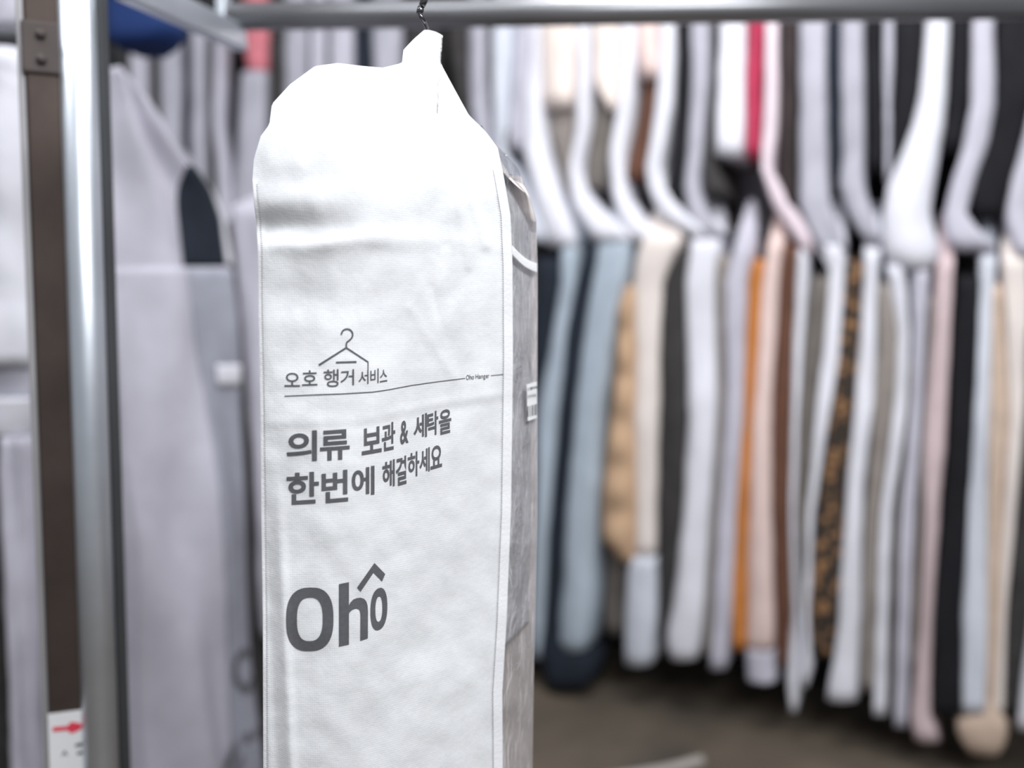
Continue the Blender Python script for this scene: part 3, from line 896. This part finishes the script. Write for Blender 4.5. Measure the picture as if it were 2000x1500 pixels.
# ------------------------------------------------------------------ the printed garment bag in front
bx = np.arange(470, 1080, 2.0)
raw = np.interp(bx, [480, 510, 560, 640, 700, 760, 880, 1000, 1080], [.728, .720, .713, .711, .718, .732, .768, .806, .838])
ker = np.ones(31) / 31
sm = np.convolve(np.pad(raw, 15, mode='edge'), ker, mode='valid')


def G(x, c, s):
    return math.exp(-((x - c) / s) ** 2)


def fold(px, py):
    """cloth relief towards the aisle, metres"""
    w = 0.0
    left = 1 / (1 + math.exp((px - 650) / 28.0))
    mid = G(px, 760, 150)
    # gathered ledge under the shoulder
    yl = 452 + (px - 560) * 0.06 - 22 * (1 - left)
    w += -0.0095 * left * G(py, 446, 26) * (0.5 + 0.5 * min(1, (px - 495) / 25.0))
    w += 0.0045 * (0.25 + 0.75 * G(px, 670, 130)) * G(py, yl + 24, 20)
    w += 0.004 * left * G(py, 388, 30)
    w += 0.0030 * G(px, 560, 60) * G(py, 300, 50)
    # slack below it
    w += -0.0055 * G(px, 590, 80) * G(py, 585, 70) - 0.0030 * G(px, 600, 60) * G(py, 690, 40)
    # diagonal wrinkles running from the neck
    for x0, y0, x1, y1, a, s in ((860, 150, 915, 520, .0026, 9), (840, 160, 872, 480, -.002, 10), (890, 300, 950, 480, .0022, 9), (800, 300, 860, 560, .0015, 14),
                                 (560, 210, 640, 470, .0014, 20), (700, 160, 690, 420, .0010, 24), (800, 600, 890, 740, .0013, 10), (840, 560, 870, 660, -.0012, 8)):
        t = max(0.0, min(1.0, ((px - x0) * (x1 - x0) + (py - y0) * (y1 - y0)) / ((x1 - x0) ** 2 + (y1 - y0) ** 2)))
        dd = math.hypot(px - x0 - t * (x1 - x0), py - y0 - t * (y1 - y0))
        w += 0.8 * a * math.exp(-(dd / s) ** 2)
    # crease across the middle
    yc = np.interp(px, [500, 700, 860, 1000], [832, 826, 792, 772])
    w += (0.0008 * G(py, yc - 5, 10) - 0.0006 * G(py, yc + 10, 11)) * (0.4 + 0.6 * G(px, 900, 160))
    # long fold by the left seam
    xf = 540 + (py - 1050) * 0.045
    s_ = min(1.0, max(0.0, (py - 900) / 250.0))
    w += s_ * (0.0045 * G(px, xf + 8, 11) - 0.003 * G(px, xf - 18, 12))
    w += 0.0022 * noise.noise(Vector((px * .010, py * .0075, 4.2))) + 0.0011 * noise.noise(Vector((px * .024, py * .02, 9.1)))
    return w


def top_roll(px, py):
    """the cloth leans back over the hanger towards the top"""
    t = max(0.0, (430 - py) / 320.0)
    return 0.040 * t ** 2.1


def YB(px, py):
    return float(np.interp(px, bx, sm)) - fold(px, py) + top_roll(px, py)


TOP = [(493, 352), (496, 310), (509, 266), (526, 243), (531, 203), (566, 165), (615, 129), (660, 123), (710, 129), (748, 132), (785, 123), (788, 97), (808, 76), (830, 57), (849, 61), (865, 69), (858, 93), (856, 107), (863, 128), (890, 178), (916, 225), (948, 256), (972, 288), (984, 345)]
Ly, Lx = [352, 400, 430, 480, 600, 800, 1000, 1200, 1500, 1950], [493, 496, 500, 503, 504, 508, 510, 513, 514, 518]
Ry, Rx = [225, 256, 288, 345, 420, 520, 700, 850, 1000, 1220, 1350, 1500, 1950], [916, 948, 972, 984, 997, 1001, 1002, 1000, 998, 989, 981, 982, 980]
Oy, Ox = [225, 245, 268, 298, 330, 385, 430, 520, 1000, 1290, 1500, 1950], [917, 941, 958, 985, 1012, 1035, 1047, 1050, 1049, 1043, 1040, 1034]


def LX(y): return float(np.interp(y, Ly, Lx))
def RX(y): return float(np.interp(y, Ry, Rx))
def OX(y): return float(np.interp(y, Oy, Ox))


# resample the top outline
NC = 110
seg = [0.0]
for i in range(1, len(TOP)):
    seg.append(seg[-1] + math.hypot(TOP[i][0] - TOP[i - 1][0], TOP[i][1] - TOP[i - 1][1]))
topx = [float(np.interp(seg[-1] * i / (NC - 1), seg, [p[0] for p in TOP])) for i in range(NC)]
topy = [float(np.interp(seg[-1] * i / (NC - 1), seg, [p[1] for p in TOP])) for i in range(NC)]
us = []
for i in range(NC):
    # columns land where their shoulder point is, blended to an even spread lower down
    us.append(0.6 * i / (NC - 1) + 0.4 * max(0, min(1, (topx[i] - 493) / (984 - 493))))
us = [float(v) for v in np.maximum.accumulate(us)]
us[0], us[-1] = 0.0, 1.0
YK = 500.0
rows_top = [i / 60.0 for i in range(60)]
rows_low = list(np.arange(500, 1500, 5.0)) + list(np.arange(1500, 1951, 30.0))


def bag_point(i, v, y, right):
    """pixel of column i: v in [0,1) runs from the shoulder outline to row YK, then row y"""
    u = us[i]
    if v is not None:
        yk = YK
        xk = LX(yk) + (right(yk) - LX(yk)) * u
        tx, ty = topx[i], topy[i]
        py = ty + (yk - ty) * v
        if i == 0:
            return LX(max(py, 352)), py
        if i == NC - 1:
            return right(py), py
        px = tx + (xk - tx) * (1 - (1 - v) ** 1.6)
        return max(min(px, right(max(py, 226)) if py > 260 else px), LX(max(352, py)) if py > 352 else px), py
    return LX(y) + (right(y) - LX(y)) * u, y


bag_root_loc = at(760, 1950, .80)
printed = thing('garment_bag', 'white nonwoven garment bag printed with a hanger emblem, hanging in sharp focus in front', 'garment bag', bag_root_loc)

vs = []
for v in rows_top:
    for i in range(NC):
        px, py = bag_point(i, v, None, RX)
        vs.append(at(px, py, YB(px, py)))
for y in rows_low:
    for i in range(NC):
        px, py = bag_point(i, None, y, RX)
        vs.append(at(px, py, YB(px, py)))
NR = len(rows_top) + len(rows_low)
front = mesh_obj('front_panel', vs, grid_faces(NR, NC), CLOTH, printed, True, 'white nonwoven front panel')

# back panel: shares the left seam and the shoulder outline, stands off at the right by the width of the clear side
GW = 0.045


def film_Y(px, py):
    r, o = RX(py), OX(py)
    t = max(0.0, min(1.0, (px - r) / max(1.0, o - r)))
    wob = 0.0
    if 330 < py:
        wob = 0.0022 * noise.noise(Vector((px * .03, py * .012, 2.2))) * math.sin(math.pi * t)
    k = min(1.0, max(0.0, (py - 240) / 160.0))
    return YB(r, py) + GW * k * (t ** 1.15) - wob


vs = []
NB = NC
for ri in range(NR):
    for i in range(NC):
        if ri < len(rows_top):
            v, y = rows_top[ri], None
        else:
            v, y = None, rows_low[ri - len(rows_top)]
        u = us[i]
        px, py = bag_point(i, v, y, RX)
        k = 1.0 if v is None else min(1.0, v * 1.4)
        s = k * u
        if py > 245 and u > 0.8:
            px2 = px + (OX(py) - RX(py)) * ((u - 0.8) / 0.2) ** 2 * (1.0 if v is None else min(1.0, v * 4 if i < NC - 1 else 1))
        else:
            px2 = px
        yb = YB(px, py)
        off = 0.075 * k * math.sin(math.pi * min(1.0, u ** .7)) + GW * k * u + 0.0012
        if i == NC - 1:
            off_y = film_Y(OX(py), py)
            vs.append(at(OX(py) if py > 245 else px, py, off_y + 0.0005))
        else:
            vs.append(at(px2, py, yb + off))
mesh_obj('back_panel', vs, grid_faces(NR, NC), LINING, printed, True, 'beige-white back of the bag')

# clear side film
vs = []
fy = [245, 252, 262] + list(np.arange(272, 1500, 6.0)) + list(np.arange(1500, 1951, 45.0))
NFc = 12
for y in fy:
    for i in range(NFc):
        px = RX(y) + (OX(y) - RX(y)) * i / (NFc - 1)
        vs.append(at(px, y, film_Y(px, y)))
film = mesh_obj('clear_side', vs, grid_faces(len(fy), NFc), FILM, printed, True, 'clear plastic side showing a grey coat')


def ribbon(name, pts, mat, parent, fn, half, lift=0.0009, label=None):
    """flat tape along image polyline on a surface fn(px,py)->Y; half widths in image px (dx,dy)"""
    vs = []
    for (x, y, dx, dy) in pts:
        for s in (-1, 0, 1):
            X, Yp = x + s * dx, y + s * dy
            vs.append(at(X, Yp, fn(X, Yp) - lift - (0.0006 if s == 0 else 0)))
    return mesh_obj(name, vs, grid_faces(len(pts), 3), mat, parent, True, label)


# bound edges and their stitching
lp = [(LX(y) + 4.2, y, 3.5, 0) for y in np.arange(352, 1950, 12)]
bl = ribbon('edge_binding', lp, BIND, front, YB, 0, 0.0012, 'white bound left edge')
rp = [(RX(y) - 9, y, 9.0, 0) for y in np.arange(330, 1950, 12)]
br = ribbon('edge_binding', rp, BIND, front, YB, 0, 0.0010, 'white bound right edge')
STITCH = fabric('stitch_thread', rgb(150, 148, 150), 0.1, 100, bump=0)


def stitches(x_of, y0, y1, step, w, h, parent):
    vs, fs = [], []
    for y in np.arange(y0, y1, step):
        x = x_of(y)
        k = len(vs)
        for (X, Yy) in ((x - w, y), (x + w, y + h * .3), (x + w, y + h * 1.3), (x - w, y + h)):
            vs.append(at(X, Yy, YB(X, Yy) - 0.0022))
        fs.append((k, k + 1, k + 2, k + 3))
    return mesh_obj('stitching', vs, fs, STITCH, parent, False)


stitches(lambda y: LX(y) + 8.0, 300 + 60, 1500, 3.6, 1.9, 1.1, bl)
stitches(lambda y: RX(y) - 18.5, 380, 1500, 4.6, 1.3, 1.1, br)

# white tape across the clear side
tp = []
for k in range(13):
    t = k / 12
    x = 1000 + t * 49
    yy = 487 + 36 * t + 6 * math.sin(math.pi * t)
    tp.append((x, yy, 0, 8.5))
ribbon('seam_tape', tp, BIND, film, film_Y, 0, 0.0012, 'white tape crossing the clear side')

# ---- print on the cloth
LIFT = 0.0007


def to_surface(bm, fn, lift, limit=5.0):
    bmesh.ops.triangulate(bm, faces=bm.faces)
    for _ in range(6):
        e = [x for x in bm.edges if (x.verts[0].co - x.verts[1].co).length > limit]
        if not e:
            break
        bmesh.ops.subdivide_edges(bm, edges=e, cuts=1)
        bmesh.ops.triangulate(bm, faces=[f for f in bm.faces if len(f.verts) > 3])
    for v in bm.verts:
        px, py = v.co.x, v.co.y
        v.co = at(px, py, fn(px, py) - lift)


def print_bm(name, bm, parent, mat=None, fn=None, lift=LIFT, limit=5.0):
    to_surface(bm, fn or YB, lift, limit)
    off = base_of(parent)
    for v in bm.verts:
        v.co -= off
    me = bpy.data.meshes.new(name)
    bm.to_mesh(me)
    bm.free()
    me.materials.append(mat or INK)
    o = bpy.data.objects.new(name, me)
    COL.objects.link(o)
    o.parent = parent
    return o


def glyph_mesh(ch, weight):
    cu = bpy.data.curves.new('glyph_source', 'FONT')
    cu.body = ch
    cu.size = 1.0
    cu.offset = weight
    cu.resolution_u = 4
    o = bpy.data.objects.new('glyph_source', cu)
    COL.objects.link(o)
    bpy.context.view_layer.update()
    dg = bpy.context.evaluated_depsgraph_get()
    me = o.evaluated_get(dg).to_mesh()
    V = [(v.co.x, v.co.y) for v in me.vertices]
    Fc = [tuple(p.vertices) for p in me.polygons]
    o.evaluated_get(dg).to_mesh_clear()
    bpy.data.objects.remove(o)
    bpy.data.curves.remove(cu)
    return V, Fc


def add_glyph(bm, ch, x0, x1, yt, yb, slope, weight):
    """fit the ink of a glyph into the box; slope = rise of its horizontals per px"""
    V, Fc = glyph_mesh(ch, weight)
    ax, bx_ = min(v[0] for v in V), max(v[0] for v in V)
    ay, by_ = min(v[1] for v in V), max(v[1] for v in V)
    half = abs(slope) * (x1 - x0) / 2
    yt2, yb2 = yt + half * 0.8, yb - half * 0.8
    nv = []
    for x, y in V:
        X = x0 + (x - ax) / (bx_ - ax) * (x1 - x0)
        Yp = yb2 + (y - ay) / (by_ - ay) * (yt2 - yb2) + slope * (X - (x0 + x1) / 2)
        nv.append(bm.verts.new((X, Yp, 0)))
    for f in Fc:
        try:
            bm.faces.new([nv[k] for k in f])
        except ValueError:
            pass


def stroke(bm, pts, widths):
    """polyline with width in image px"""
    n = len(pts)
    L_, R_ = [], []
    for i, (x, y) in enumerate(pts):
        x0, y0 = pts[max(0, i - 1)]
        x1, y1 = pts[min(n - 1, i + 1)]
        dx, dy = x1 - x0, y1 - y0
        l = math.hypot(dx, dy)
        w = (widths[i] if isinstance(widths, (list, tuple)) else widths) / 2
        if 0 < i < n - 1:
            d1 = math.hypot(x - x0, y - y0)
            d2 = math.hypot(x1 - x, y1 - y)
            c = ((x - x0) * (x1 - x) + (y - y0) * (y1 - y)) / max(1e-6, d1 * d2)
            w = w / max(0.5, math.sqrt(max(0.05, (1 + c) / 2)))
        L_.append(bm.verts.new((x - dy / l * w, y + dx / l * w, 0)))
        R_.append(bm.verts.new((x + dy / l * w, y - dx / l * w, 0)))
    for i in range(n - 1):
        bm.faces.new((L_[i], L_[i + 1], R_[i + 1], R_[i]))


def Z3(zx_, zy_):
    return 520 + zx_ / 4.16667, 620 + zy_ / 4.16667


# hanger emblem
bm = bmesh.new()
hk = [Z3(658 + 46 * math.cos(math.radians(a)), 140 - 46 * math.sin(math.radians(a))) for a in range(180, -41, -11)]
hk += [Z3(678, 186), Z3(658, 200), Z3(652, 214), Z3(652, 248)]
stroke(bm, hk, 3.0)
stroke(bm, [Z3(428, 388), Z3(652, 246), Z3(829, 362), Z3(829, 450)], [3.6, 3.2, 2.4, 1.8])
stroke(bm, [Z3(568, 366), Z3(735, 361)], 3.4)
print_bm('hanger_emblem', bm, front)

# service name
bm = bmesh.new()
for ch, x0, x1, yt, yb, s in (('오', 555.5, 586, 728, 755, 0), ('호', 590, 620, 722.7, 753.3, -.03), ('행', 632, 661.5, 721, 756, -.03), ('거', 665, 691.6, 721, 753, -.05),
                              ('서', 700.5, 719.9, 722.5, 751.5, -.12), ('비', 723.5, 739.6, 719.6, 749.6, -.14), ('스', 742, 756.5, 721, 746.5, -.16)):
    add_glyph(bm, ch, x0, x1, yt, yb, s, 0.006)
print_bm('service_name', bm, front)

# rule with the small name set into it
bm = bmesh.new()
stroke(bm, [Z3(*p) for p in ((148, 640), (300, 634), (450, 627), (620, 621), (780, 612), (860, 607), (930, 598), (1000, 587), (1080, 572), (1180, 553), (1290, 537), (1400, 522), (1510, 508), (1620, 495))],
       [1.8, 1.8, 1.8, 1.7, 1.7, 1.6, 1.6, 1.5, 1.5, 1.4, 1.4, 1.3, 1.3, 1.3])
stroke(bm, [Z3(1828, 473), Z3(1880, 468), Z3(1930, 463)], 1.2)
print_bm('rule_line', bm, front)
bm = bmesh.new()
xx = 910.6
for ch, wd, yt, yb in (('O', 6.2, 732, 742), ('h', 4.2, 731.4, 741.4), ('o', 4.6, 734, 741.2), (' ', 2.2, 0, 0), ('H', 5.6, 730.6, 740), ('a', 4.3, 733, 739.6), ('n', 4.3, 732.7, 739.2), ('g', 4.3, 732.4, 741.8), ('e', 4.2, 732, 738.5), ('r', 2.9, 731.8, 738)):
    wd *= 1.07
    if ch != ' ':
        add_glyph(bm, ch, xx, xx + wd - 0.7, yt, yb, -.1, 0.004)
    xx += wd
print_bm('small_name', bm, front)

# slogan, two lines
bm = bmesh.new()
W = 0.022
for ch, x0, x1, yt, yb, s in (('의', 559.6, 619, 840.5, 903, -.06), ('류', 625, 683, 838, 900, -.07), ('보', 706.7, 745.6, 832, 888.5, -.17), ('관', 746, 772, 823.5, 882, -.22),
                              ('&', 781.6, 798, 819.5, 868.5, -.25), ('세', 808, 834, 807, 859, -.27), ('탁', 834.5, 856, 801.5, 853, -.27), ('을', 857.5, 881.5, 797.5, 849.5, -.25)):
    add_glyph(bm, ch, x0, x1, yt, yb, s, W)
print_bm('slogan_line', bm, front)
bm = bmesh.new()
for ch, x0, x1, yt, yb, s in (('한', 559.6, 623, 921, 986, -.06), ('번', 628, 680, 917.5, 983, -.09), ('에', 687, 731.5, 910, 971, -.14), ('해', 747, 771, 897, 954, -.24),
                              ('결', 773.5, 794, 889.5, 949.5, -.28), ('하', 796.5, 819, 880.5, 934, -.28), ('세', 819.5, 839.5, 873.5, 925, -.28), ('요', 841, 863.5, 867.5, 917, -.28)):
    add_glyph(bm, ch, x0, x1, yt, yb, s, W)
print_bm('slogan_line', bm, front)


def Z4(zx_, zy_):
    return 480 + zx_ / 3.33333, 1050 + zy_ / 3.33333


def ring_shape(bm, cx, cy, ax, ay, ix, iy, slope, p=2.6, n=48, icx=None, icy=None):
    """rounded letter O between two superellipses (zoomed-image units)"""
    icx = cx if icx is None else icx
    icy = cy if icy is None else icy
    A, B = [], []
    for k in range(n):
        t = 2 * math.pi * k / n
        c, s = math.cos(t), math.sin(t)
        sx = math.copysign(abs(c) ** (2 / p), c)
        sy = math.copysign(abs(s) ** (2 / p), s)
        A.append(bm.verts.new((*Z4(cx + ax * sx, cy + ay * sy + slope * ax * sx), 0)))
        B.append(bm.verts.new((*Z4(icx + ix * sx, icy + iy * sy + slope * ix * sx), 0)))
    for k in range(n):
        bm.faces.new((A[k], A[(k + 1) % n], B[(k + 1) % n], B[k]))


bm = bmesh.new()
ring_shape(bm, 417, 532, 154, 207, 84, 142, -.03)
# h: stem, arch and leg
st = [Z4(*p) for p in ((607, 303), (672, 290), (672, 696), (607, 710))]
bm.faces.new([bm.verts.new((*p, 0)) for p in st])
oa = [(668, 452), (680, 425), (700, 403), (722, 394), (748, 391), (770, 398), (785, 415), (793, 440), (796, 480), (795, 656)]
ia = [(668, 500), (680, 482), (694, 470), (708, 464), (722, 462), (735, 466), (743, 476), (746, 492), (747, 520), (746, 672)]
ov = [bm.verts.new((*Z4(*p), 0)) for p in oa]
iv = [bm.verts.new((*Z4(*p), 0)) for p in ia]
for k in range(len(ov) - 1):
    bm.faces.new((ov[k], ov[k + 1], iv[k + 1], iv[k]))
# circumflex and small o
cf = [Z4(*p) for p in ((725, 325), (838, 165), (908, 237), (888, 285), (832, 228), (748, 352))]
q = [bm.verts.new((*p, 0)) for p in cf]
bm.faces.new((q[0], q[1], q[4], q[5]))
bm.faces.new((q[1], q[2], q[3], q[4]))
ring_shape(bm, 867, 465, 55, 136, 23, 82, -.35, 2.3)
print_bm('logo', bm, front)

# barcode label under the clear film edge
bm = bmesh.new()
q = [bm.verts.new((x, y, 0)) for x, y in ((1029, 751), (1048.6, 745), (1048.6, 816), (1031, 822.5), (1029.5, 800))]
bm.faces.new(q)
bl_ = print_bm('barcode_label', bm, film, PAPER, film_Y, 0.0020, 4.0)
bl_['label'] = 'white barcode label'
bm = bmesh.new()
for i, (x, w) in enumerate(((1031.2, 1.6), (1035.2, 1.2), (1039.6, 1.8), (1042.6, .8), (1045.6, 1.6), (1048.0, .8))):
    y0, y1 = 793.5 - (x - 1031) * .28, 814.5 - (x - 1031) * .25
    stroke(bm, [(x, y0), (x, y1)], w)
print_bm('barcode', bm, bl_, INKD, film_Y, 0.0028, 4.0)
bm = bmesh.new()
xx = 1030.3
for i, ch in enumerate('주문 109496'):
    if ch != ' ':
        add_glyph(bm, ch, xx, xx + 1.9, 757.5 - i * .55, 763.5 - i * .55, -.25, 0.0)
    xx += 2.3 if ch != ' ' else 1.2
xx = 1030.3
for i, ch in enumerate('고객 확인필'):
    if ch != ' ':
        add_glyph(bm, ch, xx, xx + 2.6, 772 - i * .6, 778 - i * .6, -.25, 0.0)
    xx += 3.1 if ch != ' ' else 1.2
print_bm('label_text', bm, bl_, INKD, film_Y, 0.0028, 4.0)

# ---- the coat inside the bag, behind the clear side
vs = []
NV, NU = 90, 12
cb = []
for j in range(NV):
    for i in range(NU):
        t = i / (NU - 1)
        yb = 1272 - 66 * t
        y = 350 + (yb - 350) * j / (NV - 1) if t > 0 else 350 + (yb - 350) * j / (NV - 1)
        r, o = RX(y), OX(y)
        px = r - 14 + (o - 0.8 - r + 14) * t
        base = film_Y(max(px, r), y) + (0.012 if px >= r else 0.012 + (r - px) * .0002)
        w = 0.0035 * noise.noise(Vector((t * 2.0, y * .012, 7.7)))
        vs.append(at(px, y, base + w))
        cb.append(at(px - 10 * t, y, base + w + 0.030))
n = len(vs)
fs = grid_faces(NV, NU) + [tuple(reversed([k + n for k in f])) for f in grid_faces(NV, NU)]
rim = list(range(NU)) + [j * NU + NU - 1 for j in range(1, NV)] + [(NV - 1) * NU + i for i in range(NU - 2, -1, -1)] + [j * NU for j in range(NV - 2, 0, -1)]
for k in range(len(rim)):
    a_, b_ = rim[k], rim[(k + 1) % len(rim)]
    fs.append((a_, b_, b_ + n, a_ + n))
coat = mesh_obj('coat', vs + cb, fs, COATG, None, True)
tag(coat, 'grey wool coat inside the printed bag, seen through its clear side', 'coat')

# ---- its hanger: hook out of the neck over the front rail
hb = at(835, 60, .80)
hg = thing('coat_hanger', 'metal hanger whose hook sticks out of the printed bag neck', 'hanger', hb)
ph = [at(836, 70, .845), at(834, 56, .822), at(827, 40, .803), at(819, 26, .80), at(822, 10, .80), at(830, -6, .80), at(836, -24, .80)]
zr2 = at(836, -60, .80).z
xh = at(836, -30, .80).x
for k in range(11):
    a_ = math.radians(-70 + 28 * k)
    ph.append(Vector((xh, .80 + 0.008 - 0.001 - 0.0185 * math.cos(a_), zr2 + 0.006 + 0.0185 * math.sin(a_))))
tube('hook', smooth_curve(ph, 6), 0.0021, CHROME, hg, 12)
tube('ferrule', [at(819, 27, .80), at(821, 20, .80), at(822, 14, .80)], [0.0034, 0.0036, 0.0030], CHROME, hg, 12)
tube('ferrule', [at(824, 12, .80), at(828, 2, .80), at(833, -10, .80)], [0.0030, 0.0036, 0.0034], CHROME, hg, 12)
fr = thing('clothes_rail', 'slim front rail just above the photo, carrying the printed bag', 'clothes rail', Vector((xh, .808, zr2)))
tube('pipe', [(-1.6, .808, zr2 + .0085), (xh, .808, zr2 + .0085), (1.6, .808, zr2 + .0085)], 0.013, GALV, fr, 20)
